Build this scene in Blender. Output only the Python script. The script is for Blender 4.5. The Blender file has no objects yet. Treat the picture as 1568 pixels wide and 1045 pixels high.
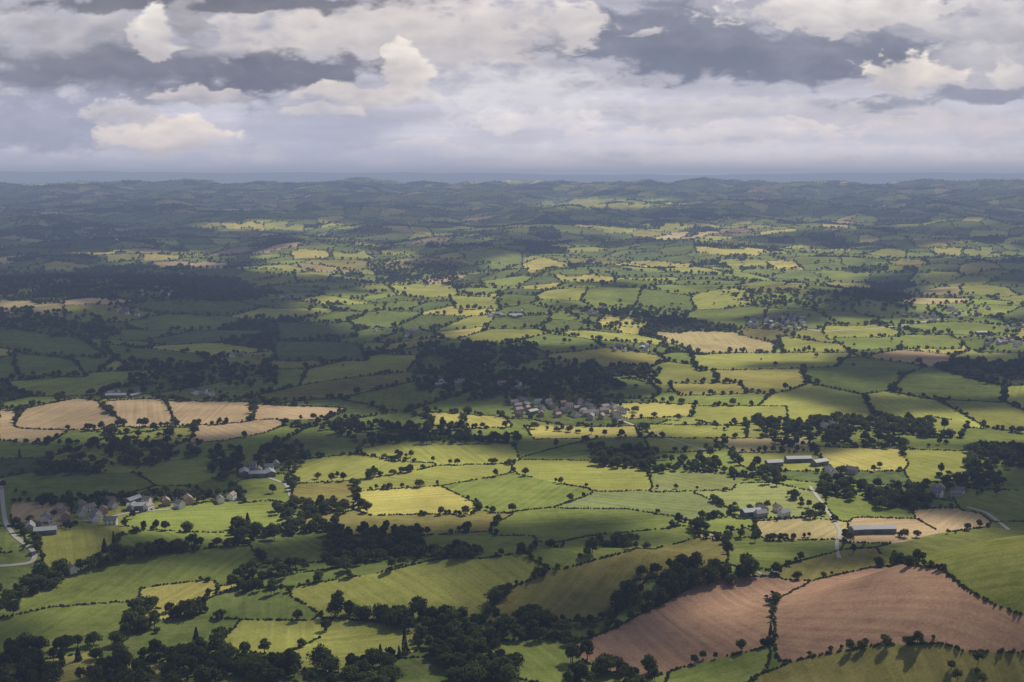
import bpy, math, random, time
import numpy as np
from mathutils import Vector
T00=time.time()
def tick(s): print('TICK',s,round(time.time()-T00,1),flush=True)
random.seed(7); rng=np.random.default_rng(7)
S=bpy.context.scene
S.view_settings.view_transform='Standard'
S.view_settings.look='None'
S.view_settings.exposure=0; S.view_settings.gamma=1
COL=S.collection
# ------------------------------------------------------------------ constants
EYE=280.0; FPX=1800.0; CX=784.0; CY=522.5
PITCH=math.atan((CY-268)/FPX); cp,sp=math.cos(PITCH),math.sin(PITCH)
SUN_AZ=math.radians(38); SUN_EL=math.radians(44)
SUN=np.array([math.sin(SUN_AZ)*math.cos(SUN_EL),math.cos(SUN_AZ)*math.cos(SUN_EL),math.sin(SUN_EL)])
CLOUD_Z=2500.0
# ------------------------------------------------------------------ noise
def _hash(ix,iy,seed):
    h=(ix.astype(np.int64)*374761393+iy.astype(np.int64)*668265263+seed*1442695041)&0xffffffff
    h=((h^(h>>13))*1274126177)&0xffffffff
    return ((h^(h>>16))&0xffffff)/float(0x1000000)
def hsh(ix,iy,seed): return _hash(np.asarray(ix),np.asarray(iy),seed)
def perlin(x,y,seed=0):
    x=np.asarray(x,float);y=np.asarray(y,float)
    xi=np.floor(x);yi=np.floor(y);fx=x-xi;fy=y-yi
    u=fx*fx*fx*(fx*(fx*6-15)+10);v=fy*fy*fy*(fy*(fy*6-15)+10)
    def g(a,b):
        an=_hash(xi+a,yi+b,seed)*2*math.pi
        return np.cos(an)*(fx-a)+np.sin(an)*(fy-b)
    n0=g(0,0)*(1-u)+g(1,0)*u; n1=g(0,1)*(1-u)+g(1,1)*u
    return (n0*(1-v)+n1*v)*1.5
def fbm(x,y,seed=0,o=4,gain=.5):
    s=0;a=1
    for k in range(o):
        s=s+a*perlin(x*2**k+17.3*k,y*2**k-9.1*k,seed+k);a*=gain
    return s
def billow(x,y,seed=0,o=4,gain=.5):
    s=0;a=1
    for k in range(o):
        s=s+a*(1-2.6*np.abs(perlin(x*2**k+7.7*k,y*2**k+3.1*k,seed+k)));a*=gain
    return s*.5
def sstep(a,b,x):
    t=np.clip((x-a)/(b-a),0,1);return t*t*(3-2*t)
def lin(c):
    c=np.asarray(c,float)/255.0
    return np.where(c<=.04045,c/12.92,((c+.055)/1.055)**2.4)
# ------------------------------------------------------------------ terrain height
def H(x,y):
    x=np.asarray(x,float);y=np.asarray(y,float)
    r=np.hypot(x,y); az=np.arctan2(x,y)
    A=7+19*sstep(1000,2400,r)+26*sstep(2600,9000,r)
    h=fbm(x/620,y/800,3,3)*A
    h=h+sstep(3300,10500,r)*140
    rid=np.exp(-((r-11200-900*perlin(az*5,az*0+.5,31))/1500)**2)
    h=h+rid*(55+14*perlin(az*9,az*0+2.2,33))
    rid2=np.exp(-((r-6800-1400*perlin(az*3,az*0+8.5,35))/700)**2)
    h=h+rid2*(28*perlin(az*7+3,az*0+4.2,36)+14)
    h=h-sstep(12500,17000,r)*60
    far=sstep(22000,29000,r)*(1-.5*sstep(32000,42000,r))
    prof=105*sstep(.12,-.05,az)*sstep(-.60,-.2,az)*.55+55*sstep(-.2,-.42,az)+60*sstep(.13,.3,az)+ 30*perlin(az*14,az*0,41)+12*perlin(az*40,az*0,42)
    h=h*(1-far)+far*(276+prof)
    h=h+76*np.exp(-(np.abs((x-350)/165)**2.8+np.abs((y-635)/100)**2.8))
    h=h+19*np.exp(-(((x-60)/170)**2+((y-790)/42)**2))
    h=h+14*np.exp(-(((x+330)/120)**2+((y-850)/60)**2))
    hill=278.3-.55*r+3*perlin(x/60,y/60,5)*sstep(20,200,r)
    k=14.0
    m=np.maximum(h,hill)
    return m+np.log(np.exp((h-m)/k)+np.exp((hill-m)/k))*k*sstep(100,450,r)*sstep(620,560,r)
# ------------------------------------------------------------------ fan grid
rs=[3,8,15,25,40,60,85,115,150,190,235,285,335,385,430,470,505,535,560,580,595]
r=600.0
while r<3400: rs.append(r); r+=max(.9,r*r/(EYE*FPX)*1.15)
while r<12500: rs.append(r); r+=28
while r<60000: rs.append(r); r*=1.015
rs=np.array(rs)
NCEN=1100
tc=math.tan(math.radians(27.5)); cen=np.arctan(np.linspace(-tc,tc,NCEN))
side=np.linspace(math.radians(27.5),math.pi,48)[1:]
azs=np.concatenate([-side[::-1],cen,side[:-1]])
NR,NC=len(rs),len(azs);C0=len(side)
R,AZ=np.meshgrid(rs,azs,indexing='ij')
X=R*np.sin(AZ);Y=R*np.cos(AZ);Z=H(X,Y)
print('terrain',NR,NC);tick('terrain')
i0=int(np.searchsorted(rs,590))
MT=np.ascontiguousarray(np.maximum.accumulate((Z[i0:,C0:C0+NCEN]-EYE)/R[i0:,C0:C0+NCEN],axis=0).T)
rsn=rs[i0:]
def unproject(P):
    P=np.asarray(P,float).reshape(-1,2)
    a=(P[:,0]-CX)/FPX; b=(CY-P[:,1])/FPX
    dx=a; dy=cp+sp*b; dz=-sp+cp*b
    n=np.hypot(dx,dy); tz=dz/n; tn=dx/dy
    out=np.zeros((len(P),2))
    for i in range(len(P)):
        j=(tn[i]+tc)/(2*tc)*(NCEN-1);j=int(min(max(round(j),0),NCEN-1))
        col=MT[j];k=int(np.searchsorted(col,tz[i]));
        if k<=0: rr=rsn[0]
        elif k>=len(rsn): rr=rsn[-1]
        else:
            f=(tz[i]-col[k-1])/max(col[k]-col[k-1],1e-9);rr=rsn[k-1]+f*(rsn[k]-rsn[k-1])
        out[i]=(dx[i]/n[i]*rr,dy[i]/n[i]*rr)
    return out
def chart(x,y):
    r=np.hypot(x,y); return FPX*x/np.maximum(y,1e-3), FPX*EYE/r*1.0
def dens(pts,step=14,closed=True):
    pts=[tuple(p) for p in pts];out=[]
    n=len(pts)
    for i in range(n if closed else n-1):
        a=pts[i];b=pts[(i+1)%n];L=math.hypot(b[0]-a[0],b[1]-a[1]);k=max(1,int(L/step))
        for j in range(k): out.append((a[0]+(b[0]-a[0])*j/k,a[1]+(b[1]-a[1])*j/k))
    if not closed: out.append(pts[-1])
    return out
front=(np.abs(AZ)<math.radians(27.6))
U,V=chart(X,Y)
wU=U+2.2*perlin(X/60,Y/90,51)+1.0*perlin(X/22,Y/30,52); wV=V+1.6*perlin(X/70,Y/110,53)
# ------------------------------------------------------------------ fields (surveyed parcels)
G=(.14,.175,.043);G2=(.195,.232,.052);GY=(.285,.293,.068);YE=(.41,.365,.10);OL=(.22,.195,.056);TA=(.46,.335,.19);BR=(.36,.215,.14);DG=(.09,.12,.04);YT=(.42,.345,.16)
F=[
(G2,[(0,946),(75,930),(195,920),(215,900),(345,885),(395,857),(380,843),(300,845),(200,862),(130,880),(60,908),(0,935)]),
(G2,[(0,948),(90,931),(195,922),(208,955),(170,985),(60,1000),(0,1003)]),
(YE,[(218,902),(250,893),(325,890),(320,905),(290,918),(230,920)]),
(G,[(318,928),(360,914),(440,911),(480,938),(475,949),(320,945)]),
(GY,[(345,978),(372,951),(485,952),(490,970),(440,993),(350,988)]),
(G,[(165,1005),(250,960),(310,947),(365,950),(340,978),(285,995),(240,1003)]),
(GY,[(445,1003),(500,978),(515,957),(575,963),(635,971),(630,990),(570,1003),(540,1022),(470,1015)]),
(GY,[(447,912),(520,900),(590,890),(650,872),(700,863),(800,862),(830,875),(770,905),(740,940),(640,938),(560,938),(490,935)]),
(OL,[(742,940),(790,897),(850,882),(960,850),(1060,832),(1110,838),(1110,852),(965,870),(938,905),(930,935),(820,943)]),
(BR,[(885,995),(930,978),(985,950),(1060,915),(1100,900),(1235,893),(1210,910),(1175,930),(1180,965),(1165,988),(1080,1005),(990,1030),(920,1015)]),
(BR,[(1190,915),(1240,893),(1330,870),(1400,868),(1445,875),(1470,900),(1568,945),(1620,965),(1600,995),(1480,995),(1450,975),(1330,985),(1230,1000),(1200,1000),(1195,965)]),
((.165,.18,.042),[(1350,846),(1450,822),(1510,809),(1568,809),(1700,812),(1700,960),(1600,955),(1500,915),(1465,885),(1440,868),(1380,862)]),
(OL,[(1165,1045),(1250,1012),(1350,990),(1480,998),(1700,1000),(1700,1070),(1165,1070)]),
(G2,[(1035,1035),(1100,1014),(1170,997),(1165,1020),(1110,1055),(1030,1050)]),
(G2,[(760,992),(850,988),(880,1005),(870,1045),(800,1030)]),
(G,[(580,1020),(660,1015),(730,1050),(600,1060)]),
(G2,[(200,800),(260,786),(410,771),(440,785),(430,800),(390,814),(300,813),(240,810)]),
(G2,[(190,830),(240,814),(350,818),(355,830),(270,845)]),
(G,[(390,835),(430,822),(505,825),(510,850),(440,860),(395,850)]),
(G,[(0,812),(20,812),(32,838),(0,845)]),(G,[(0,850),(50,848),(55,862),(30,885),(0,897)]),
(TA,[(28,780),(100,778),(95,800),(60,806),(30,800)]),
(YE,[(548,755),(670,745),(725,770),(720,785),(570,788),(548,770)]),
(G2,[(680,745),(780,726),(900,748),(905,756),(850,775),(760,785),(730,770)]),
(GY,[(790,715),(900,715),(980,725),(998,745),(930,750),(870,742),(795,724)]),
((.215,.25,.09),[(850,777),(910,757),(1060,755),(1120,780),(1030,790),(960,779)]),
((.215,.235,.08),[(1000,730),(1115,735),(1120,750),(1000,750)]),
((.255,.28,.095),[(1065,755),(1180,750),(1260,766),(1250,780),(1130,785)]),
(G2,[(755,803),(790,785),(850,779),(960,781),(1030,793),(1020,805),(850,822),(760,818)]),
(OL,[(475,801),(560,790),(720,788),(785,787),(750,805),(640,812),(510,808)]),
(G2,[(645,828),(750,821),(815,822),(800,840),(740,850),(660,850)]),
(G2,[(820,852),(900,826),(1010,815),(1060,818),(1040,828),(930,848),(860,866)]),
(GY,[(547,737),(640,722),(680,716),(778,713),(778,725),(680,743),(550,750)]),
(GY,[(560,690),(700,683),(780,690),(785,708),(690,711),(600,702)]),
(GY,[(455,716),(560,704),(665,710),(620,721),(545,734),(460,732)]),
(OL,[(457,751),(544,740),(545,765),(500,775),(460,768)]),
(G2,[(370,745),(430,735),(435,760),(380,765)]),
(TA,[(40,628),(120,613),(150,618),(188,650),(150,656),(30,657),(22,650)]),
(TA,[(155,618),(250,615),(266,650),(192,651)]),
(TA,[(258,618),(380,618),(390,630),(375,645),(270,650)]),
(TA,[(394,622),(470,625),(525,628),(500,640),(400,641),(384,640)]),
(TA,[(0,630),(26,632),(20,655),(100,661),(70,678),(0,672)]),
(TA,[(300,655),(420,643),(430,650),(400,660),(340,672),(295,675)]),
(YE,[(930,620),(1060,622),(1058,635),(960,640),(930,630)]),
(GY,[(1065,625),(1200,625),(1205,638),(1100,650),(1060,640)]),
(GY,[(985,652),(1140,655),(1140,668),(1000,668)]),
(YE,[(1030,590),(1130,590),(1140,600),(1040,602)]),
(YT,[(1100,674),(1235,672),(1240,690),(1130,692)]),
(GY,[(1130,696),(1240,694),(1260,712),(1150,710)]),
(YE,[(1255,695),(1380,698),(1390,710),(1270,712)]),
(GY,[(1385,700),(1480,700),(1470,725),(1400,730)]),
(GY,[(1420,640),(1480,650),(1470,668),(1400,665)]),
(YT,[(1165,808),(1230,803),(1292,808),(1280,822),(1180,822)]),
(TA,[(1310,795),(1400,795),(1430,810),(1380,822),(1300,820)]),
(G2,[(1270,767),(1380,776),(1400,793),(1290,790)]),
(TA,[(1402,790),(1500,790),(1510,806),(1430,808)]),
(G2,[(1120,835),(1280,830),(1270,845),(1180,862),(1120,855)]),
(G2,[(1470,760),(1600,765),(1600,780),(1530,790),(1480,778)]),
(OL,[(1200,880),(1270,850),(1340,848),(1370,862),(1240,886)]),
(YE,[(655,635),(770,640),(780,652),(665,650)]),
(YE,[(810,656),(970,655),(975,667),(820,671)]),
(GY,[(990,672),(1090,674),(1100,688),(1000,690)]),
(YT,[(1005,512),(1120,515),(1190,530),(1180,538),(1060,538)]),
(GY,[(1060,545),(1300,540),(1280,560),(1070,565)]),
(GY,[(1195,520),(1290,530),(1300,538),(1200,536)]),
(GY,[(450,418),(520,418),(500,429),(455,429)]),
(YE,[(445,387),(500,386),(505,394),(450,395)]),(GY,[(508,387),(560,390),(575,397),(512,396)]),
(YE,[(340,344),(400,346),(405,349),(345,348)]),(GY,[(405,347),(465,348),(465,352),(408,351)]),
(GY,[(870,311),(930,313),(925,316),(875,315)]),(GY,[(930,314),(995,315),(990,319),(935,318)]),
(YT,[(0,460),(95,470),(95,481),(0,470)]),
(GY,[(160,391),(215,391),(210,397),(165,397)]),(YE,[(220,391),(275,392),(270,397),(222,397)]),
(TA,[(290,405),(350,403),(345,411),(290,413)]),
(YE,[(800,405),(830,398),(870,405),(810,418)]),
(YE,[(1065,380),(1170,384),(1160,391),(1070,389)]),
(GY,[(1100,400),(1170,401),(1180,410),(1120,410)]),(YE,[(1175,401),(1210,402),(1230,411),(1185,411)]),
(YE,[(960,399),(1060,406),(1060,411),(1000,409)]),(GY,[(1062,408),(1120,420),(1050,418),(1010,413)]),
(G2,[(1380,500),(1480,497),(1560,505),(1480,512)]),
(GY,[(1265,505),(1340,500),(1375,512),(1270,516)]),
(G2,[(1280,519),(1450,516),(1470,528),(1300,535)]),
(YE,[(1430,381),(1475,382),(1470,388),(1435,388)]),(GY,[(1478,382),(1520,385),(1510,391),(1476,389)]),
(G,[(0,505),(120,520),(160,545),(60,540),(0,530)]),
(G,[(160,530),(300,545),(345,560),(200,562)]),
(G,[(25,545),(110,555),(130,575),(30,572)]),
(DG,[(425,497),(540,500),(545,515),(430,520)]),
(DG,[(420,525),(545,528),(560,550),(425,550)]),
(GY,[(600,440),(690,440),(700,452),(610,452)]),
(GY,[(690,455),(760,458),(760,470),(700,470)]),
(YE,[(850,422),(940,426),(940,433),(860,431)]),
(G2,[(700,385),(800,390),(800,405),(720,400)]),
]
ID=np.full(X.shape,-1,np.int64); BD=np.full(X.shape,11.0)
sel_front=front&(R>590)
def poly_chart(P):
    W=unproject(dens(P)); u,v=chart(W[:,0],W[:,1]); return u,v
def sdist(u,v,pu,pv):
    d=np.full(u.shape,1e9);ins=np.zeros(u.shape,bool);n=len(pu)
    for i in range(n):
        ax,ay,bx,by=pu[i],pv[i],pu[(i+1)%n],pv[(i+1)%n]
        ex,ey=bx-ax,by-ay;L=ex*ex+ey*ey+1e-9
        t=np.clip(((u-ax)*ex+(v-ay)*ey)/L,0,1)
        d=np.minimum(d,np.hypot(u-ax-t*ex,v-ay-t*ey))
        c=((ay>v)!=(by>v))
        xx=ax+(v-ay)*ex/(ey if abs(ey)>1e-9 else 1e-9)
        ins^=(c&(u<xx))
    return np.where(ins,-d,d)
fu,fv=wU[sel_front],wV[sel_front];fid=ID[sel_front];fbd=BD[sel_front]
for k,(c,P) in enumerate(F):
    pu,pv=poly_chart(P); m=14
    ym=np.mean([p[1] for p in P])
    marg=11.0 if ym>690 else (3.0 if ym>440 else 1.0)
    q=np.nonzero((fu>pu.min()-m)&(fu<pu.max()+m)&(fv>pv.min()-m)&(fv<pv.max()+m))[0]
    d=sdist(fu[q],fv[q],pu,pv)
    d=np.where(d<marg,d,1e9)
    w=d<fbd[q]; fbd[q[w]]=d[w]; fid[q[w]]=k
ID[sel_front]=fid
tick('fields')
def voro(x,y,seed,sx,sy):
    a=.35; x0=x*math.cos(a)-y*math.sin(a);y0=x*math.sin(a)+y*math.cos(a)
    x0=x0+110*perlin(x/700,y/700,seed+5);y0=y0+110*perlin(x/700,y/700,seed+6)
    best=np.full(x.shape,1e9);bid=np.zeros(x.shape,np.int64)
    cy=np.floor(y0/sy)
    for j in (-1,0,1):
        rowy=cy+j;off=.5*np.mod(rowy,2);cx=np.floor(x0/sx-off)
        for i in (-1,0,1):
            c=cx+i
            px=c+off+.5+(hsh(c,rowy,seed)-.5)*.75;py=rowy+.5+(hsh(c,rowy,seed+1)-.5)*.7
            a1=np.abs(x0/sx-px);b1=np.abs(y0/sy-py)
            d=a1*a1*(.4+a1)+b1*b1*(.4+b1)
            w=d<best;best=np.where(w,d,best)
            bid=np.where(w,((c+5000)*10007+(rowy+5000)).astype(np.int64),bid)
    return bid
VB=voro(X,Y,11,125,180)
tick('voro')
proc=(ID<0)
h1=hsh(VB,VB*0,61);h2=hsh(VB,VB*0,62);h3=hsh(VB,VB*0,63)
PAL=np.array([DG,G,G,G2,G,GY,G2,GY,YE,G,OL,TA,YT]);
cut=np.array([.14,.28,.38,.48,.58,.68,.77,.85,.90,.935,.965,.98,1.01])
pi=np.searchsorted(cut,h1)
C=PAL[np.clip(pi,0,12)]*(.72+.56*h2)[...,None]
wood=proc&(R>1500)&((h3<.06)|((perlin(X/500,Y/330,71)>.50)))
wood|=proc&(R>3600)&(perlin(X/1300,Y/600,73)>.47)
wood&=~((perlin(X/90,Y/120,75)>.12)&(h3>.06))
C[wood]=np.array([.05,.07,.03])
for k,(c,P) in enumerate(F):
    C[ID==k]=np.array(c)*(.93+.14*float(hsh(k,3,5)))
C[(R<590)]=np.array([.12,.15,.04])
far_shade=sstep(12000,16000,R)[...,None]
C=C*(1-far_shade)+far_shade*np.array([.05,.07,.04])  # far ground darkened in colour, standing in for cloud shadow out there
FID=np.where(ID>=0,ID+1,VB+1000); FID=np.where(wood,999,FID)
ang=np.where(ID>=0,hsh(ID,ID*0,81)*3.14,h2*3.14)
rowc=X*np.cos(ang)+Y*np.sin(ang)
tick('colour')
# ------------------------------------------------------------------ mesh helpers
def newmesh(name,co,quads,mat=None,smooth=False,cols=None,fl=None,link=True):
    me=bpy.data.meshes.new(name)
    co=np.asarray(co,np.float32).reshape(-1,3);quads=np.ascontiguousarray(quads,dtype=np.int32)
    k=quads.shape[1]
    me.vertices.add(len(co));me.vertices.foreach_set('co',co.ravel())
    me.loops.add(quads.size);me.loops.foreach_set('vertex_index',quads.ravel())
    me.polygons.add(len(quads));me.polygons.foreach_set('loop_start',np.arange(0,quads.size,k,dtype=np.int32))
    if smooth: me.polygons.foreach_set('use_smooth',np.ones(len(quads),bool))
    if cols is not None:
        for nm,c in cols.items():
            a=me.attributes.new(nm,'FLOAT_COLOR','POINT')
            a.data.foreach_set('color',np.concatenate([c.reshape(-1,3),np.ones((c.size//3,1))],1).astype(np.float32).ravel())
    if fl is not None:
        for nm,c in fl.items():
            a=me.attributes.new(nm,'FLOAT','POINT');a.data.foreach_set('value',np.asarray(c,np.float32).ravel())
    me.update(calc_edges=True)
    if mat: me.materials.append(mat)
    ob=bpy.data.objects.new(name,me)
    if link: COL.objects.link(ob)
    return ob
def gridfaces(nr,nc,wrap=False):
    i=np.arange(nr-1)[:,None];j=np.arange(nc if wrap else nc-1)[None,:];j2=(j+1)%nc
    a=i*nc+j;b=i*nc+j2;c=(i+1)*nc+j2;d=(i+1)*nc+j
    return np.stack([a,b,c,d],-1).reshape(-1,4)
# ------------------------------------------------------------------ materials
def mat(name):
    m=bpy.data.materials.new(name);m.use_nodes=True;nt=m.node_tree;nt.nodes.clear()
    o=nt.nodes.new('ShaderNodeOutputMaterial');return m,nt,o
def N(nt,t,**k):
    n=nt.nodes.new(t)
    for a,b in k.items(): setattr(n,a,b)
    return n
def mth(nt,op,a,b=None,c=None):
    n=nt.nodes.new('ShaderNodeMath');n.operation=op
    for i,v in enumerate((a,b,c)):
        if v is None: continue
        if isinstance(v,(int,float)): n.inputs[i].default_value=v
        else: nt.links.new(v,n.inputs[i])
    return n.outputs[0]
def noise(nt,co,scale,detail=3,rough=.55):
    n=nt.nodes.new('ShaderNodeTexNoise');n.inputs['Scale'].default_value=scale;n.inputs['Detail'].default_value=detail;n.inputs['Roughness'].default_value=rough
    nt.links.new(co,n.inputs['Vector']);return n.outputs['Fac']
def scalecol(nt,col,fac):
    n=nt.nodes.new('ShaderNodeVectorMath');n.operation='SCALE'
    nt.links.new(col,n.inputs[0]);nt.links.new(fac,n.inputs['Scale']);return n.outputs[0]
gm,nt,o=mat('field_ground')
at=N(nt,'ShaderNodeAttribute',attribute_name='Col');rc=N(nt,'ShaderNodeAttribute',attribute_name='rowc')
tc_=N(nt,'ShaderNodeTexCoord').outputs['Object']
n1=noise(nt,tc_,.012,3);n2=noise(nt,tc_,.09,4,.65);n3=noise(nt,tc_,.6,2)
cb=N(nt,'ShaderNodeCombineXYZ');nt.links.new(mth(nt,'MULTIPLY',rc.outputs['Fac'],.28),cb.inputs[0]);
sx_=N(nt,'ShaderNodeSeparateXYZ');nt.links.new(tc_,sx_.inputs[0]);nt.links.new(mth(nt,'MULTIPLY',sx_.outputs[0],.008),cb.inputs[1]);nt.links.new(mth(nt,'MULTIPLY',sx_.outputs[1],.008),cb.inputs[2])
n4=noise(nt,cb.outputs[0],1.0,3,.6)
f=mth(nt,'MULTIPLY_ADD',n1,1.1,.45);f2=mth(nt,'MULTIPLY_ADD',n2,.95,.525);f3=mth(nt,'MULTIPLY_ADD',n3,.8,.6);f4=mth(nt,'MULTIPLY_ADD',n4,.8,.6)
st=mth(nt,'SINE',mth(nt,'MULTIPLY',rc.outputs['Fac'],.75));st=mth(nt,'MULTIPLY_ADD',st,.04,1.0)
tot=mth(nt,'MULTIPLY',mth(nt,'MULTIPLY',f,f2),mth(nt,'MULTIPLY',f3,mth(nt,'MULTIPLY',st,f4)))
c0=scalecol(nt,at.outputs['Color'],tot)
mx=N(nt,'ShaderNodeMix',data_type='RGBA')
nt.links.new(mth(nt,'MULTIPLY',mth(nt,'SUBTRACT',n2,.45),1.4),mx.inputs['Factor'])
nt.links.new(c0,mx.inputs[6]);mx.inputs[7].default_value=(.22,.185,.085,1)
d=N(nt,'ShaderNodeBsdfDiffuse');nt.links.new(mx.outputs[2],d.inputs['Color'])
nt.links.new(d.outputs[0],o.inputs['Surface'])
co=np.stack([X,Y,Z],-1)
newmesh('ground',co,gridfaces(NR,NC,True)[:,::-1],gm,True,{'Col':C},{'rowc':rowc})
tick('ground mesh')
def foliage(name,c1,c2,tr=.3):
    m,nt,o=mat(name)
    oi=N(nt,'ShaderNodeObjectInfo');geo=N(nt,'ShaderNodeNewGeometry')
    r_=N(nt,'ShaderNodeValToRGB');r_.color_ramp.elements[0].color=(*c1,1);r_.color_ramp.elements[1].color=(*c2,1)
    nn=noise(nt,geo.outputs['Position'],.35,1)
    fac=mth(nt,'ADD',mth(nt,'MULTIPLY',oi.outputs['Random'],.6),mth(nt,'MULTIPLY',mth(nt,'SUBTRACT',nn,.3),1.0))
    nt.links.new(fac,r_.inputs[0])
    a=N(nt,'ShaderNodeBsdfDiffuse');b=N(nt,'ShaderNodeBsdfTranslucent');x=N(nt,'ShaderNodeMixShader');x.inputs[0].default_value=tr
    nt.links.new(r_.outputs[0],a.inputs[0]);nt.links.new(r_.outputs[0],b.inputs[0])
    nt.links.new(a.outputs[0],x.inputs[1]);nt.links.new(b.outputs[0],x.inputs[2]);nt.links.new(x.outputs[0],o.inputs['Surface']);return m
fm=foliage('broadleaf_foliage',(.05,.066,.026),(.16,.18,.056),.35)
cm=foliage('conifer_foliage',(.025,.04,.022),(.055,.075,.037),.1)
hm=foliage('hedge_foliage',(.055,.072,.026),(.13,.15,.052))
def plain(name,c,var=.3,sc=.5,rough=.8):
    m,nt,o=mat(name);p=N(nt,'ShaderNodeBsdfPrincipled');p.inputs['Roughness'].default_value=rough
    g=N(nt,'ShaderNodeNewGeometry');nn=noise(nt,g.outputs['Position'],sc,3)
    v=N(nt,'ShaderNodeRGB');v.outputs[0].default_value=(*c,1)
    nt.links.new(scalecol(nt,v.outputs[0],mth(nt,'MULTIPLY_ADD',nn,var*2,1-var)),p.inputs['Base Color'])
    nt.links.new(p.outputs[0],o.inputs['Surface']);return m
bark=plain('bark',(.06,.045,.03))
# ------------------------------------------------------------------ trees
def tube(p0,p1,r0,r1,n=6):
    p0=np.array(p0,float);p1=np.array(p1,float);d=p1-p0;d/=np.linalg.norm(d)
    a=np.cross(d,[0,0,1.0]) if abs(d[2])<.9 else np.cross(d,[1.0,0,0]);a/=np.linalg.norm(a);b=np.cross(d,a)
    t=np.arange(n)*2*math.pi/n;ring=np.cos(t)[:,None]*a+np.sin(t)[:,None]*b
    v=np.concatenate([p0+ring*r0,p1+ring*r1]);i=np.arange(n)
    return v,np.stack([i,(i+1)%n,(i+1)%n+n,i+n],1)
def leaves(cent,nrm,size,rg):
    n=len(cent);nrm=nrm/np.linalg.norm(nrm,axis=1,keepdims=True)
    t=rg.normal(size=(n,3));t-=nrm*(t*nrm).sum(1,keepdims=True);t/=np.linalg.norm(t,axis=1,keepdims=True);b=np.cross(nrm,t)
    s=size*(.6+.8*rg.random((n,1)));s2=s*(.6+.5*rg.random((n,1)))
    v=np.stack([cent-t*s,cent-b*s2+nrm*s*.2,cent+t*s,cent+b*s2+nrm*s*.2],1).reshape(-1,3)
    return v,np.arange(4*n).reshape(-1,4)
def build(name,parts,mats):
    V=[];Fc=[];M=[];k=0
    for (v,f),mi in parts: V.append(v);Fc.append(f+k);M.append(np.full(len(f),mi));k+=len(v)
    ob=newmesh(name,np.concatenate(V),np.concatenate(Fc),link=False)
    for m in mats: ob.data.materials.append(m)
    ob.data.polygons.foreach_set('material_index',np.concatenate(M).astype(np.int32));return ob
def broadleaf(name,seed,h=12,w=6,nl=9,npl=95,ls=.6,base=.28):
    rg=np.random.default_rng(seed);parts=[]
    top=np.array([rg.normal()*.3,rg.normal()*.3,h*.5])
    parts.append((tube((0,0,-.8),top,.42,.26,7),0))
    for q in range(nl):
        a=q*2.4+rg.random();zz=h*(base+.12)+(h*.82-h*(base+.12))*((q+.5)/nl)
        taper=math.sin(math.pi*min(1,max(.12,(zz/h-base*.6)/(1-base*.6)*.85+.12)))
        rad=w*.62*taper*(.55+.45*rg.random())*(0 if q==nl-1 else 1)
        c=np.array([math.cos(a)*rad,math.sin(a)*rad,zz]);lr=w*(.30+.16*rg.random())*(.8+.2*taper)
        st=top*(.5+.5*rg.random());parts.append((tube(st,c,.17,.05,5),0))
        dv=rg.normal(size=(npl,3));dv/=np.linalg.norm(dv,axis=1,keepdims=True)
        rr=lr*(.62+.45*rg.random((npl,1)))*(1+.22*np.sin(dv[:,:1]*5+q)*np.cos(dv[:,1:2]*6))
        p=c+dv*rr*np.array([1,1,.78]);nr=dv+rg.normal(size=(npl,3))*.4
        parts.append((leaves(p,nr,ls,rg),1))
    return build(name,parts,[bark,fm])
def conifer(name,seed,h=17,w=3.2):
    rg=np.random.default_rng(seed);parts=[(tube((0,0,-.8),(0,0,h*.96),.32,.04,6),0)]
    n=1000;t=rg.random(n)**1.2;z=h*(.1+.9*t);a=rg.random(n)*6.28
    tier=1-.28*((t*13)%1)
    rr=w*(1-t)**.85*tier*(.45+.55*rg.random(n)**.5)+.1
    p=np.stack([np.cos(a)*rr,np.sin(a)*rr,z-.25*rr],1);nr=np.stack([np.cos(a)*.5,np.sin(a)*.5,np.ones(n)],1)+rg.normal(size=(n,3))*.35
    parts.append((leaves(p,nr,.5,rg),1));return build(name,parts,[bark,cm])
def bush(name,seed,n=80,ls=.36,sx=1.0,h=1.5):
    rg=np.random.default_rng(seed);dv=rg.normal(size=(n,3));dv/=np.linalg.norm(dv,axis=1,keepdims=True)
    dv[:,2]=np.abs(dv[:,2])*1.0
    p=dv*np.array([sx,sx,h*.95])*(.75+.35*rg.random((n,1)))
    p[:,2]=np.maximum(p[:,2],.1)
    parts=[(leaves(p,dv+rg.normal(size=(n,3))*.4,ls,rg),1)]
    for q in range(3): parts.append((tube((rg.normal()*.2,rg.normal()*.2,-.6),(rg.normal()*.5,rg.normal()*.5,h*.7),.06,.02,4),0))
    return build(name,parts,[bark,hm])
def coll(name,obs):
    c=bpy.data.collections.new(name)
    for ob in obs:c.objects.link(ob)
    return c
c_tree=coll('broadleaf_tree_kinds',[broadleaf('broadleaf_tree_a',1),broadleaf('broadleaf_tree_b',2,13,7,11),broadleaf('broadleaf_tree_c',3,10.5,6.5,9,base=.2),broadleaf('broadleaf_tree_d',4,14,5.5,10),broadleaf('broadleaf_tree_e',5,9,5,8,base=.15),broadleaf('broadleaf_tree_f',6,12,8,12)])
c_far=coll('distant_tree_kinds',[broadleaf('distant_tree_a',11,12,7,7,16,1.35),broadleaf('distant_tree_b',12,10,8,7,16,1.4,base=.15),broadleaf('distant_tree_c',13,13,6,7,16,1.3)])
c_con=coll('conifer_kinds',[conifer('conifer_a',1),conifer('conifer_b',2,15,3.6)])
c_hed=coll('hedge_bush_kinds',[bush('hedge_bush_a',1),bush('hedge_bush_b',2,h=1.9),bush('hedge_bush_c',3,sx=1.25,h=1.2)])
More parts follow.
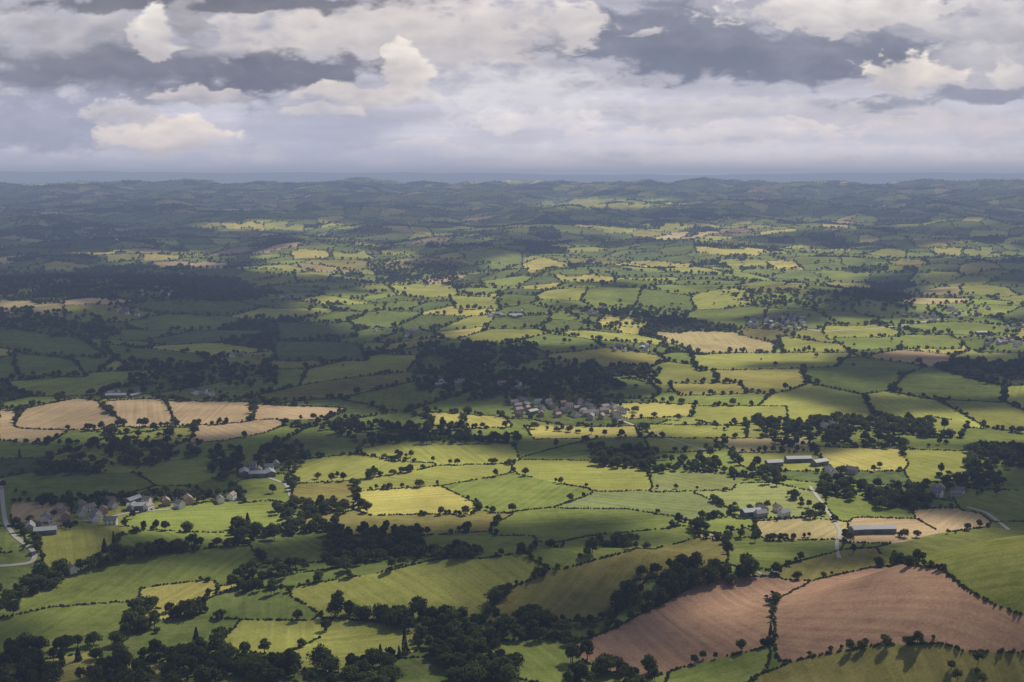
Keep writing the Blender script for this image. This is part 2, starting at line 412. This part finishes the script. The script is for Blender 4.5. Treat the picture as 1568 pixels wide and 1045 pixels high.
c_hef=coll('distant_hedge_bush_kinds',[bush('distant_hedge_bush_a',4,18,.75),bush('distant_hedge_bush_b',5,18,.8,h=2.0)])
def scatter(name,P,scl,collection,zs=None):
    P=np.asarray(P,float).reshape(-1,2);n=len(P);z=H(P[:,0],P[:,1])
    me=bpy.data.meshes.new(name);me.vertices.add(n)
    me.vertices.foreach_set('co',np.column_stack([P,z-.15]).astype(np.float32).ravel())
    s=np.asarray(scl,float); 
    sv=np.column_stack([s*(.85+.3*rng.random(n)),s*(.85+.3*rng.random(n)),s*(zs if zs is not None else (.8+.4*rng.random(n)))])
    a=me.attributes.new('scl','FLOAT_VECTOR','POINT');a.data.foreach_set('vector',sv.astype(np.float32).ravel())
    a=me.attributes.new('rot','FLOAT_VECTOR','POINT');a.data.foreach_set('vector',np.column_stack([rng.normal(size=n)*.04,rng.normal(size=n)*.04,rng.random(n)*6.28]).astype(np.float32).ravel())
    a=me.attributes.new('kind','INT','POINT');a.data.foreach_set('value',rng.integers(0,120,n).astype(np.int32))
    ob=bpy.data.objects.new(name,me);COL.objects.link(ob)
    ng=bpy.data.node_groups.new(name+'_instancer','GeometryNodeTree')
    ng.interface.new_socket('Geometry',in_out='INPUT',socket_type='NodeSocketGeometry');ng.interface.new_socket('Geometry',in_out='OUTPUT',socket_type='NodeSocketGeometry')
    gi=ng.nodes.new('NodeGroupInput');go=ng.nodes.new('NodeGroupOutput')
    ci=ng.nodes.new('GeometryNodeCollectionInfo');ci.inputs['Collection'].default_value=collection;ci.inputs['Separate Children'].default_value=True;ci.inputs['Reset Children'].default_value=True
    ip=ng.nodes.new('GeometryNodeInstanceOnPoints');ip.inputs['Pick Instance'].default_value=True
    def na(nm,t):
        q=ng.nodes.new('GeometryNodeInputNamedAttribute');q.data_type=t;q.inputs['Name'].default_value=nm;return q.outputs[0]
    L=ng.links.new
    L(gi.outputs[0],ip.inputs['Points']);L(ci.outputs[0],ip.inputs['Instance']);L(na('kind','INT'),ip.inputs['Instance Index'])
    L(na('rot','FLOAT_VECTOR'),ip.inputs['Rotation']);L(na('scl','FLOAT_VECTOR'),ip.inputs['Scale']);L(ip.outputs[0],go.inputs[0])
    md=ob.modifiers.new('instances','NODES');md.node_group=ng
    print(name,n);return ob
dR=np.gradient(rs)[:,None]*np.ones((1,NC)); dL=R*np.gradient(azs)[None,:]
vis=front&(R>595)&(R<12500)
def crossings():
    out=[];sp_=[]
    a=(FID[:-1]!=FID[1:])&vis[:-1]&vis[1:]
    i,j=np.nonzero(a);out.append(np.column_stack([(X[i,j]+X[i+1,j])/2,(Y[i,j]+Y[i+1,j])/2]));sp_.append(dL[i,j])
    a=(FID[:,:-1]!=FID[:,1:])&vis[:,:-1]&vis[:,1:]
    i,j=np.nonzero(a);out.append(np.column_stack([(X[i,j]+X[i,j+1])/2,(Y[i,j]+Y[i,j+1])/2]));sp_.append(dR[i,j])
    return np.concatenate(out),np.concatenate(sp_)
HP,HS=crossings()
hr=np.hypot(HP[:,0],HP[:,1])
gap=perlin(HP[:,0]/45,HP[:,1]/45,91)
near_t=sstep(1500,2600,hr)
pc=perlin(HP[:,0]/130,HP[:,1]/130,92)
clump=sstep(-.25,.45,pc);dense=sstep(.12,.3,perlin(HP[:,0]/75,HP[:,1]/75,93))
pt=HS*(np.where(hr<1300,1/36,1/15)*(.12+1.6*clump)+dense*np.where(hr<1300,.11,.13))
tk=rng.random(len(HP))<np.minimum(pt,.8)
sm_=dense[tk]>.5
TP=[HP[tk]+rng.normal(size=(tk.sum(),2))*1.1];TS=[np.where(sm_,.24+.36*rng.random(tk.sum()),.32+.55*rng.random(tk.sum())**1.3)*(1+.12*near_t[tk])]
hk=(rng.random(len(HP))<np.minimum(.85,HS/1.4))&((gap>-.5)|(hr>1500))&(hr<8000)
hs=(.55+.35*rng.random(hk.sum()))*(1+np.clip((HS[hk]-2)*.25,0,1.3))
hp=HP[hk]+rng.normal(size=(hk.sum(),2))*.35;nh=hr[hk]<1300
scatter('hedgerow',hp[nh],hs[nh],c_hed)
scatter('distant_hedgerow',hp[~nh],hs[~nh],c_hef)
W=[
([(940,936),(965,905),(1040,888),(1150,874),(1153,888),(1060,908),(1000,932),(950,940)],1.7,1),
([(960,886),(1000,872),(1110,857),(1110,866),(1010,882)],1.5,.8),
([(500,940),(620,945),(760,950),(820,940),(920,955),(915,978),(830,985),(700,985),(640,975),(560,955)],1.2,.95),
([(0,1008),(160,1010),(260,1000),(440,1000),(450,1045),(0,1060)],1.3,1),
([(440,1015),(600,1020),(600,1060),(440,1060)],1.2,1),
([(640,985),(740,985),(790,1020),(780,1060),(700,1050)],1.4,1.05),
([(870,1010),(1000,1035),(1010,1060),(860,1060)],1.2,1),
([(195,915),(240,925),(310,930),(310,945),(240,965),(200,985),(215,955)],1.3,.9),
([(330,890),(400,865),(480,870),(450,905),(340,912)],.8,.8),
([(0,905),(50,890),(130,868),(120,880),(50,915),(0,930)],1.2,.9),
([(130,868),(200,845),(340,832),(345,840),(200,858),(140,875)],1.3,.85),
([(355,800),(420,815),(430,825),(360,838)],1,.9),
([(500,815),(640,815),(645,855),(600,868),(510,885),(500,850)],.9,.85),
([(420,780),(470,775),(480,798),(530,815),(440,820)],1,.85),
([(870,850),(980,822),(985,835),(890,862)],1.2,.8),
([(660,848),(730,840),(735,855),(660,860)],1.2,.8),
([(900,690),(1000,690),(1100,700),(1110,725),(1000,722),(905,712)],1.2,.85),
([(1255,742),(1350,745),(1440,760),(1440,780),(1340,776),(1260,762)],1.2,.85),
([(1200,645),(1290,640),(1400,640),(1470,670),(1440,688),(1330,685),(1230,672)],.7,.85),
([(1480,690),(1600,685),(1600,730),(1480,735)],1,.9),
([(640,560),(1000,560),(1010,592),(900,605),(720,612),(640,600)],.6,.9),
([(640,530),(820,528),(820,560),(640,560)],.4,.9),
([(60,700),(200,672),(300,665),(310,700),(200,722),(60,735)],.65,.85),
([(320,690),(480,680),(470,715),(380,745),(320,730)],.6,.85),
([(490,650),(660,655),(800,660),(800,678),(600,682),(500,680)],.6,.85),
([(0,475),(150,480),(190,520),(60,515),(0,505)],.35,.9),
([(0,415),(250,420),(420,440),(420,460),(200,462),(0,450)],.3,.9),
([(560,400),(700,410),(700,435),(580,432)],.3,.9),
([(1100,445),(1400,450),(1400,475),(1150,470)],.22,.9),
([(870,480),(1040,470),(1050,500),(900,505)],.28,.9),
([(190,555),(430,560),(430,590),(200,600)],.3,.9),
([(1150,640),(1230,650),(1230,690),(1180,680)],.6,.85),
([(430,760),(480,775),(560,770),(560,788),(440,795)],.8,.8),
([(1115,715),(1190,715),(1200,745),(1130,740)],.7,.8),
([(1430,1020),(1520,1005),(1530,1060),(1420,1060)],1,.6),
([(1440,730),(1540,735),(1530,760),(1440,752)],.6,.8),
([(800,608),(950,612),(950,620),(800,617)],.8,.75),
([(60,765),(200,760),(330,752),(330,762),(200,770),(60,776)],1,.7),
]
area=(dR*dL)
for P,dn,sc in W:
    pu,pv=poly_chart(P)
    q=np.nonzero((fu>pu.min()-2)&(fu<pu.max()+2)&(fv>pv.min()-2)&(fv<pv.max()+2))[0]
    d=sdist(fu[q],fv[q],pu,pv)
    xs=X[sel_front][q];ys=Y[sel_front][q];ar=area[sel_front][q]
    cl=.75+1.1*perlin(xs/45,ys/70,95)
    k=(d<5*perlin(xs/25,ys/35,96))&(rng.random(len(q))<np.minimum(.5,ar/46*dn*np.clip(cl,.0,1.3)))
    n=k.sum();TP.append(np.column_stack([xs[k],ys[k]])+rng.normal(size=(n,2))*1.0);TS.append(sc*(.45+.6*rng.random(n)))
k=np.nonzero((wood&vis&(rng.random(X.shape)<np.minimum(.35,area/190))))
TP.append(np.column_stack([X[k],Y[k]]));TS.append(.5+.5*rng.random(len(k[0])))
k=np.nonzero(vis&(R>1300)&~wood&(rng.random(X.shape)<np.minimum(.5,area/18000*sstep(-.1,.5,perlin(X/300,Y/300,97))*2.0)))
TP.append(np.column_stack([X[k],Y[k]]));TS.append(.35+.45*rng.random(len(k[0])))
LN=[([(0,1000),(70,998),(170,985),(215,955)],7,.8),([(500,942),(600,945),(700,950)],7,.8),([(1000,1030),(1100,1005),(1190,985)],16,.4),([(1285,992),(1400,980),(1470,972)],14,.35),
([(1180,905),(1185,940),(1187,985)],11,.25),([(540,740),(545,770),(560,785)],14,.6),([(570,692),(700,712),(785,712),(850,705)],22,.45),([(480,800),(640,815),(760,810)],12,.5),
([(1110,835),(1200,825),(1290,822),(1430,822),(1520,805)],12,.45),([(1255,850),(1340,845),(1415,862)],20,.45),([(0,745),(100,775),(180,765),(300,762),(430,755)],11,.55),([(100,875),(60,905),(0,930)],7,.7),
([(455,735),(560,728),(640,722)],15,.45),([(1190,750),(1280,800)],10,.55),([(1000,748),(1130,752)],20,.4),([(1000,690),(1100,690),(1240,695)],18,.5),([(640,640),(800,655),(980,672)],13,.55),([(1040,800),(1130,790),(1200,800)],11,.45),([(0,680),(100,682),(220,668)],14,.6)]
for P,spc,sc in LN:
    w=unproject(dens(P,2,False));seg=np.r_[0,np.cumsum(np.hypot(*np.diff(w,axis=0).T))];n=int(seg[-1]/spc)+1
    t=np.sort(rng.random(n))*seg[-1];x=np.interp(t,seg,w[:,0]);y=np.interp(t,seg,w[:,1])
    TP.append(np.column_stack([x,y])+rng.normal(size=(n,2))*1.5);TS.append(sc*(.6+.8*rng.random(n)))
TP=np.concatenate(TP);TS=np.concatenate(TS)
tick('tree points')
# ------------------------------------------------------------------ buildings
wallm={'white_cottage':plain('white_render',(.74,.72,.68),.1),'stone_house':plain('grey_stone',(.36,.33,.29),.3,1.5),'brick_house':plain('red_brick',(.34,.22,.175),.25,1.5)}
slate=plain('slate_roof',(.21,.21,.22),.25,1.0);tile=plain('clay_tile_roof',(.27,.18,.15),.25,1.0);brn=plain('brown_tile_roof',(.23,.19,.17),.25,1.0)
glass=plain('window_glass',(.03,.035,.04),.1,1,.15);door_m=plain('painted_door',(.08,.10,.09));chim=plain('chimney_brick',(.27,.15,.1))
sheet=plain('barn_sheeting',(.27,.29,.31),.2,.4,.7);barnw=plain('barn_boarding',(.16,.15,.14),.3);pale=plain('pale_sheeting',(.36,.37,.38),.15,.3,.8)
def pm(name,v,f,m):
    me=bpy.data.meshes.new(name);me.from_pydata(v,[],f);me.update();me.materials.append(m);return me
def boxes(name,bs,m):
    v=[];f=[]
    for (x0,x1,y0,y1,z0,z1) in bs:
        k=len(v);v+=[(x0,y0,z0),(x1,y0,z0),(x1,y1,z0),(x0,y1,z0),(x0,y0,z1),(x1,y0,z1),(x1,y1,z1),(x0,y1,z1)]
        f+=[tuple(k+q for q in t) for t in ((0,3,2,1),(4,5,6,7),(0,1,5,4),(1,2,6,5),(2,3,7,6),(3,0,4,7))]
    return pm(name,v,f,m)
def house_parts(L,D,h,rise,wm,rm,barn=False):
    a,b=L/2,D/2
    v=[(-a,-b,-1.5),(a,-b,-1.5),(a,b,-1.5),(-a,b,-1.5),(-a,-b,h),(a,-b,h),(a,b,h),(-a,b,h),(-a,0,h+rise),(a,0,h+rise)]
    w=pm('walls',v,[(0,1,5,4),(2,3,7,6),(1,2,6,9,5),(3,0,4,8,7)],wm)
    e=.45;t=.22;k=rise/b;ov=.35
    v=[];f=[]
    for s in (-1,1):
        q=len(v)
        for x in (-a-ov,a+ov):
            v+=[(x,s*(b+e),h-k*e+.03),(x,0,h+rise+.03),(x,0,h+rise+t),(x,s*(b+e),h-k*e+t)]
        f+=[(q,q+1,q+2,q+3),(q+4,q+7,q+6,q+5),(q+3,q+2,q+6,q+7),(q,q+4,q+5,q+1),(q,q+3,q+7,q+4)]
    ro=pm('roof',v,f,rm);out=[('walls',w),('roof',ro)]
    if not barn:
        bs=[];n=max(2,int(L/3))
        for s in (-1,1):
            for z in ([.9,3.3] if h>4.4 else [.9]):
                for i in range(n):
                    x=-a+L*(i+.5)/n
                    if s==-1 and z<1 and i==n//2: continue
                    y=s*(b+.03);bs.append((x-.5,x+.5,min(y,y-s*.08),max(y,y-s*.08),z,z+1.15))
        out.append(('windows',boxes('windows',bs,glass)))
        x=-a+L*(n//2+.5)/n;out.append(('door',boxes('door',[(x-.5,x+.5,-b-.06,-b+.02,0,2.05)],door_m)))
        out.append(('chimney',boxes('chimney',[(a-1.1,a-.3,-.35,.35,h+rise*.5,h+rise+1.1)],chim)))
    else:
        out.append(('doors',boxes('doors',[(-a*.5,a*.1,-b-.06,-b+.02,-.5,h*.8)],door_m)))
    return out
KIND={'white_cottage':[house_parts(10,6,4.6,2.4,wallm['white_cottage'],slate),house_parts(9,6,4.6,2.4,wallm['white_cottage'],brn)],
'stone_house':[house_parts(12,6.5,4.8,2.6,wallm['stone_house'],slate),house_parts(11,6.5,4.8,2.6,wallm['stone_house'],brn)],
'brick_house':[house_parts(9.5,6.5,4.8,2.5,wallm['brick_house'],tile),house_parts(10,6.5,4.8,2.5,wallm['brick_house'],brn)],
'farm_barn':[house_parts(16,8.5,4,1.8,barnw,sheet,barn=True)],
'long_barn':[house_parts(25,10,4,1.6,barnw,pale,barn=True)]}
BP=[]
def place(kind,x,y,rot,s=1.0):
    e=bpy.data.objects.new(kind,None);e.empty_display_size=2;COL.objects.link(e)
    e.location=(x,y,float(H(x,y)));e.rotation_euler=(0,0,rot);e.scale=(s,s,s)
    for nm,me in KIND[kind][int(rng.integers(0,len(KIND[kind])))]:
        ob=bpy.data.objects.new(nm,me);COL.objects.link(ob);ob.parent=e
    BP.append((x,y,12*s if 'barn' in kind else 7*s))
VIL=[(120,792,50,14,11,.7),(195,776,35,7,6,.6),(265,774,30,4,6,.6),(348,767,12,4,4,.7),(60,812,22,5,3,.5),(400,722,28,8,8,.3),(845,628,58,11,38,.2),(925,634,30,9,18,.5),(780,594,20,3,4,.4),
(1175,788,26,6,8,.6),(1190,495,42,9,30,.6),(1480,478,40,8,12,.6),(1410,488,25,4,8,.7),(1540,526,40,6,12,.6),(240,448,25,6,12,.6),(195,480,20,4,6,.5),(780,483,30,4,8,.6),(905,480,15,4,5,.6),(965,535,30,4,8,.4),(600,512,40,5,6,.5),(190,605,30,4,5,.5),(310,604,14,3,3,.5),(690,590,20,3,4,.4),(435,460,10,4,3,.6),(1290,728,20,4,4,.5),(1455,758,22,4,4,.4),(700,378,30,6,8,.6),(120,360,60,8,12,.6),(520,360,40,5,6,.6),(930,408,30,5,6,.6),(1270,655,10,3,2,.5),(110,878,8,3,2,.8),(380,548,25,5,4,.4),(1560,500,30,8,8,.6)]
VT=[]
for cx_,cy_,rx,ry,n,wf in VIL:
    base=rng.random()*3.14
    for i in range(n):
        for tr in range(14):
            p=unproject([(cx_+rng.uniform(-1,1)*rx,cy_+rng.uniform(-1,1)*ry)])[0]
            if all(math.hypot(p[0]-b[0],p[1]-b[1])>b[2]+6 for b in BP): break
        else: continue
        kd='white_cottage' if rng.random()<wf else ('stone_house' if rng.random()<.6 else 'brick_house')
        if rng.random()<.08: kd='farm_barn'
        place(kd,p[0],p[1],base+rng.choice([0,math.pi/2])+rng.normal()*.25,rng.uniform(.8,1.05))
        for q in range(2): VT.append((p[0]+rng.normal()*13,p[1]+abs(rng.normal())*14+6))
for kd,u,v,a in [('long_barn',1222,707,.1),('farm_barn',1185,713,.2),('farm_barn',1255,712,.5),('long_barn',1345,815,.05),('farm_barn',1318,816,.2),('long_barn',1505,512,0),('long_barn',790,485,0),('farm_barn',1150,789,.3),('farm_barn',395,730,.1),('farm_barn',70,818,.3),('long_barn',178,609,.1),('farm_barn',210,780,.2)]:
    p=unproject([(u,v)])[0];place(kd,p[0],p[1],a)
BA=np.array(BP)
TP=np.concatenate([TP,np.array(VT)]);TS=np.concatenate([TS,.3+.4*rng.random(len(VT))])
keep=np.ones(len(TP),bool)
for b in BA:
    keep&=~((np.hypot(TP[:,0]-b[0],TP[:,1]-b[1])<b[2]*.7+1)|((np.abs(TP[:,0]-b[0]*(TP[:,1]/b[1]))<b[2]*.6)&(TP[:,1]<b[1])&(TP[:,1]>b[1]-20)))
TP=TP[keep];TS=TS[keep]
tr_=np.hypot(TP[:,0],TP[:,1]);nt_=tr_<1900
scatter('woodland_and_hedgerow_trees',TP[nt_],TS[nt_],c_tree)
scatter('distant_trees',TP[~nt_],TS[~nt_],c_far)
ct=unproject([(583,1012),(612,1008),(372,820),(380,806),(365,818),(1180,972),(300,990),(340,1000),(170,700),(30,700),(160,845),(175,842),(620,1000),(60,1018),(95,1020),(120,1012)])
scatter('conifer_trees',ct,.5+.35*rng.random(len(ct)),c_con)
tick('scatter')
# ------------------------------------------------------------------ lanes
lane=plain('lane_surface',(.34,.31,.27),.25,.4)
def road(name,P,w):
    q=unproject(dens(P,4,False))
    for _ in range(3): q[1:-1]=(q[:-2]+2*q[1:-1]+q[2:])/4
    t=np.gradient(q,axis=0);t/=np.linalg.norm(t,axis=1,keepdims=True)+1e-9;nrm=np.column_stack([-t[:,1],t[:,0]])
    a=q+nrm*w/2;b=q-nrm*w/2
    za=H(a[:,0],a[:,1])+.25;zb=H(b[:,0],b[:,1])+.25
    co=np.stack([np.column_stack([a,za]),np.column_stack([b,zb])],1)
    newmesh(name,co,gridfaces(len(q),2),lane,True)
road('country_lane',[(2,735),(4,770),(8,800),(22,822),(48,840),(56,852),(50,862),(20,866),(-20,868)],3.6)
road('country_lane',[(56,812),(90,800),(140,798),(200,785),(280,778)],3.6)
road('country_lane',[(1285,855),(1280,835),(1288,815),(1262,775),(1240,745)],3)
road('country_lane',[(1480,777),(1510,785),(1530,800),(1545,812)],3.6)
road('farm_track',[(1150,868),(1165,880),(1190,884),(1188,872)],3.2)
road('country_lane',[(940,640),(980,655),(1010,668),(1080,690)],4)
road('country_lane',[(1195,498),(1260,508),(1350,503),(1420,492),(1500,480)],6)
road('country_lane',[(400,728),(440,742),(445,760)],3.6)
# ------------------------------------------------------------------ unseen cloud sheet above frame, cover shaped to cast the ground shadows
LIT=[(770,752,370,58,1),(1150,748,260,48,1),(310,795,200,36,1),(60,838,120,46,.85),(620,905,290,46,.75),(170,905,230,52,.75),(1000,855,260,32,.7),(1300,930,330,65,.68),(500,985,400,38,.6),(1500,860,140,60,.7),(240,642,300,30,.7),(1080,632,170,30,1),(850,645,190,26,.9),(1420,712,150,26,1),(1220,808,320,24,.95),(690,462,210,46,.95),(1130,530,190,30,1),(1130,405,280,40,1),(1420,512,200,26,1),(1510,465,120,26,.95),(510,400,120,26,.95),(850,412,130,22,1),(420,347,130,8,.9),(930,312,130,9,.9),(1230,655,150,20,.8),(1470,655,140,26,.85),(230,396,120,12,.6),(1480,385,110,12,.85),(60,468,80,12,.6),(1450,590,150,18,.5),(850,505,160,22,.8),(1040,460,180,22,.9),(1000,350,300,8,.6),(1300,340,200,8,.5),(1100,580,200,16,.65),(600,365,150,8,.5)]
sr=np.concatenate([np.linspace(560,2500,170),np.linspace(2500,12000,200)[1:]])
sa=np.arctan(np.linspace(-.62,.62,300))
R2,A2=np.meshgrid(sr,sa,indexing='ij');x2=R2*np.sin(A2);y2=R2*np.cos(A2);z2=H(x2,y2)
dz=z2-EYE;dep=y2*cp-dz*sp;px=CX+FPX*x2/dep;py=CY-FPX*(y2*sp+dz*cp)/dep
nz=fbm(x2/380,y2/560,101,4,.55)
T=np.ones(px.shape)
for cx_,cy_,rx,ry,a in LIT:
    q=np.hypot((px-cx_)/rx,(py-cy_)/ry)
    T=T*(1-a*sstep(1.18,.84,q+.42*nz))
cov=T
cov=np.clip(cov+.25*fbm(x2/200,y2/260,111,3)*sstep(0,.3,cov)*sstep(1,.6,cov),0,1)
edge=sstep(0,12,np.minimum(np.arange(len(sr)),np.arange(len(sr))[::-1]))[:,None]*sstep(0,10,np.minimum(np.arange(len(sa)),np.arange(len(sa))[::-1]))[None,:]
cov=cov*edge
tt=(CLOUD_Z-z2)/SUN[2]
x3=x2+SUN[0]*tt;y3=y2+SUN[1]*tt
clm,nt,o=mat('cloud_sheet_glow')
at=N(nt,'ShaderNodeAttribute',attribute_name='cover');tr=N(nt,'ShaderNodeBsdfTransparent');em=N(nt,'ShaderNodeEmission');em.inputs['Color'].default_value=(.66,.66,.70,1);em.inputs['Strength'].default_value=.62  # emission put into the cloud sheet so shaded ground keeps ambient light
ms=N(nt,'ShaderNodeMixShader');nt.links.new(mth(nt,'MULTIPLY',at.outputs['Fac'],.955),ms.inputs[0]);nt.links.new(tr.outputs[0],ms.inputs[1]);nt.links.new(em.outputs[0],ms.inputs[2]);nt.links.new(ms.outputs[0],o.inputs['Surface'])
try: clm.cycles.emission_sampling='NONE'
except Exception as e: print(e)
newmesh('shadow_cloud_sheet',np.stack([x3,y3,CLOUD_Z+0*x3],-1),gridfaces(len(sr),len(sa)),clm,True,None,{'cover':cov})
tick('shadow cloud sheet')
# ------------------------------------------------------------------ sky dome
tcs=math.tan(math.radians(26));ca=np.arctan(np.linspace(-tcs,tcs,1250));sd=np.linspace(math.radians(26),math.pi,90)[1:]
sa=np.concatenate([-sd[::-1],ca,sd[:-1]])
se=np.concatenate([[-.6,-.1],np.linspace(0,9.6,300),np.linspace(9.6,20,40)[1:]])
E,A=np.meshgrid(np.radians(se),sa,indexing='ij')
u=np.where(np.abs(A)<.6,np.tan(np.clip(A,-.6,.6)),np.sign(A)*(math.tan(.6)+(np.abs(A)-.6)*1.2))*FPX
cosA=np.cos(np.clip(A,-.6,.6))
tz=np.tan(E)/cosA
y=CY-FPX*(sp+tz*cp)/(cp-tz*sp); x=CX+u/(cp-tz*sp)
wx=x+18*fbm(x/100,y/52,201,5,.5)+3*perlin(x/20,y/12,207); wy=y+13*fbm(x/110,y/50,211,5,.5)+2*perlin(x/22,y/12,217)
bn=billow(x/75,y/38,221,5,.55); bs_=billow(x/110,y/50,261,3,.45); sn=fbm(x/210,y/24,231,4,.45)
L3=lin
g=np.clip(y/268,0,1.1)[...,None]
base=L3((176,175,187))*(1-g)+L3((184,183,196))*g
base=base*(1+.16*sn[...,None])
CL=[ # cx,cy,rx,ry,top,bottom,soft,amp,op
(200,110,360,60,(140,140,152),(116,118,132),.6,.5,.85),
(60,190,190,60,(152,155,174),(135,138,158),.6,.4,.9),
(480,190,180,60,(156,158,174),(150,154,174),.7,.4,.7),
(620,50,330,62,(218,210,206),(190,185,187),.5,.55,.95),
(120,45,200,40,(200,195,197),(158,157,166),.6,.6,.85),
(330,6,330,18,(108,109,120),(118,118,128),.5,.5,.95),
(420,110,210,36,(118,118,131),(104,105,119),.5,.5,.93),
(180,105,190,34,(126,126,139),(112,113,127),.5,.5,.88),
(235,48,36,42,(236,230,224),(186,181,184),.35,.6,.93),
(290,30,40,34,(176,172,176),(145,145,154),.5,.5,.8),
(345,55,22,34,(210,204,203),(178,175,180),.4,.6,.7),
(310,145,70,14,(208,201,199),(160,157,166),.4,.6,.85),
(245,205,110,26,(224,214,203),(182,175,176),.35,.65,.9),
(180,178,60,20,(206,199,196),(170,166,173),.4,.65,.8),
(560,145,110,22,(216,208,201),(176,171,176),.35,.65,.88),
(622,112,34,40,(234,226,217),(192,186,186),.35,.55,.93),
(600,92,14,18,(236,228,219),(200,194,192),.35,.5,.85),
(490,172,60,12,(208,201,196),(176,172,178),.4,.5,.75),
(800,150,190,62,(212,211,213),(196,194,202),.8,.5,.85),
(1000,58,200,60,(130,134,149),(116,120,138),.45,.45,.93),
(1230,85,330,48,(134,137,152),(112,116,133),.5,.45,.93),
(1060,95,160,32,(114,118,134),(112,117,135),.6,.4,.85),
(880,40,50,38,(226,219,214),(196,190,191),.4,.6,.85),
(770,30,120,34,(220,213,210),(194,189,191),.55,.6,.6),
(985,52,40,10,(212,206,205),(164,165,175),.35,.6,.8),
(1300,20,190,32,(232,226,222),(194,189,190),.35,.65,.93),
(1520,40,110,50,(206,202,204),(170,169,178),.5,.6,.88),
(1500,100,110,34,(198,195,198),(166,165,174),.5,.5,.85),
(1400,118,85,30,(232,223,213),(180,175,179),.35,.7,.93),
(1545,120,40,24,(214,208,204),(178,175,182),.4,.6,.8),
(1500,142,90,18,(140,142,156),(126,130,146),.45,.5,.88),
(1340,160,130,12,(132,135,150),(138,140,154),.5,.5,.85),
(1200,175,300,26,(198,193,195),(176,174,184),.6,.65,.75),
(1450,195,220,22,(200,193,194),(178,175,184),.6,.65,.75),
(1250,190,60,8,(218,209,204),(190,184,188),.5,.6,.7),
(1120,205,260,16,(210,203,203),(190,186,192),.6,.65,.7),
(820,190,120,18,(216,211,210),(198,194,199),.6,.6,.7),
(650,225,60,14,(208,202,201),(184,182,191),.45,.6,.7),
(1180,236,560,20,(206,201,206),(197,194,202),.9,.6,.75),
(200,248,420,16,(166,169,188),(158,163,183),.9,.3,.8),
(560,245,240,22,(162,167,189),(158,164,186),.9,.3,.7)]
col=base
for cx_,cy_,rx,ry,tp,bt,s,amp,op in CL:
    q=np.sqrt(((wx-cx_)/rx)**2+((wy-cy_)/ry)**2)
    m=sstep(0,1,(1-q+amp*(bn-.15)*.9)/s)*op
    t=np.clip(.5+.55*(wy-cy_)/ry+.55*(.4-bs_),0,1)[...,None]
    c=L3(tp)*(1-t)+L3(bt)*t
    col=col*(1-m[...,None])+c*m[...,None]
det=1+.09*(bn-.3)*sstep(255,120,y)+.04*sn
hz_=1+.34*sstep(60,262,y)[...,None]
col=np.clip(col*det[...,None]*1.12*hz_,.05,1.2)
DR=58000.0
dx=DR*np.cos(E)*np.sin(A);dy=DR*np.cos(E)*np.cos(A);dzz=DR*np.sin(E)+EYE
sm,nt,o=mat('sky_clouds')
at=N(nt,'ShaderNodeAttribute',attribute_name='Col');em=N(nt,'ShaderNodeEmission');nt.links.new(at.outputs['Color'],em.inputs['Color']);em.inputs['Strength'].default_value=1.0;nt.links.new(em.outputs[0],o.inputs['Surface'])
try: sm.cycles.emission_sampling='NONE'
except Exception: pass
newmesh('sky',np.stack([dx,dy,dzz],-1),gridfaces(len(se),len(sa),True),sm,True,{'Col':col})
tick('sky')
# ------------------------------------------------------------------ haze layer (real volume)
hzm,nt,o=mat('haze_air')
ab=N(nt,'ShaderNodeVolumeAbsorption');em=N(nt,'ShaderNodeEmission');ad=N(nt,'ShaderNodeAddShader')
sig=np.array([3.2e-5,3.6e-5,4.3e-5])*1.85;inf=lin((150,159,182));k=sig.max()*1.25
ab.inputs['Color'].default_value=(*(1-sig/k),1);ab.inputs['Density'].default_value=float(k)
e=sig*inf;em.inputs['Color'].default_value=(*(e/e.max()),1);em.inputs['Strength'].default_value=float(e.max())
nt.links.new(ab.outputs[0],ad.inputs[0]);nt.links.new(em.outputs[0],ad.inputs[1]);nt.links.new(ad.outputs[0],o.inputs['Volume'])
try: hzm.cycles.homogeneous_volume=True
except Exception: pass
B=70000;HT=480
hz=pm('haze_layer',[(-B,-B,-300),(B,-B,-300),(B,B,-300),(-B,B,-300),(-B,-B,HT),(B,-B,HT),(B,B,HT),(-B,B,HT)],[(0,3,2,1),(4,5,6,7),(0,1,5,4),(1,2,6,5),(2,3,7,6),(3,0,4,7)],hzm)
ho=bpy.data.objects.new('haze_layer',hz);COL.objects.link(ho)
# ------------------------------------------------------------------ light, world, camera
w=bpy.data.worlds.new('World');S.world=w;w.use_nodes=True;nt=w.node_tree
bg=nt.nodes['Background'];sk=nt.nodes.new('ShaderNodeTexSky');sk.sky_type='NISHITA';sk.sun_disc=False;sk.sun_elevation=SUN_EL;sk.sun_rotation=SUN_AZ
nt.links.new(sk.outputs[0],bg.inputs['Color']);bg.inputs['Strength'].default_value=.06
sl=bpy.data.lights.new('sun','SUN');sl.energy=5.0;sl.angle=math.radians(.53);sl.color=(1,.94,.82)
so=bpy.data.objects.new('sun',sl);COL.objects.link(so);so.rotation_euler=Vector(SUN).to_track_quat('Z','Y').to_euler();so.location=(0,0,400)
cd=bpy.data.cameras.new('camera');cam=bpy.data.objects.new('camera',cd);COL.objects.link(cam)
cd.sensor_width=36;cd.lens=FPX/1568*36;cd.clip_start=.5;cd.clip_end=200000
cam.location=(0,0,EYE);cam.rotation_euler=(math.pi/2-PITCH,0,0)
S.camera=cam
tick('done')
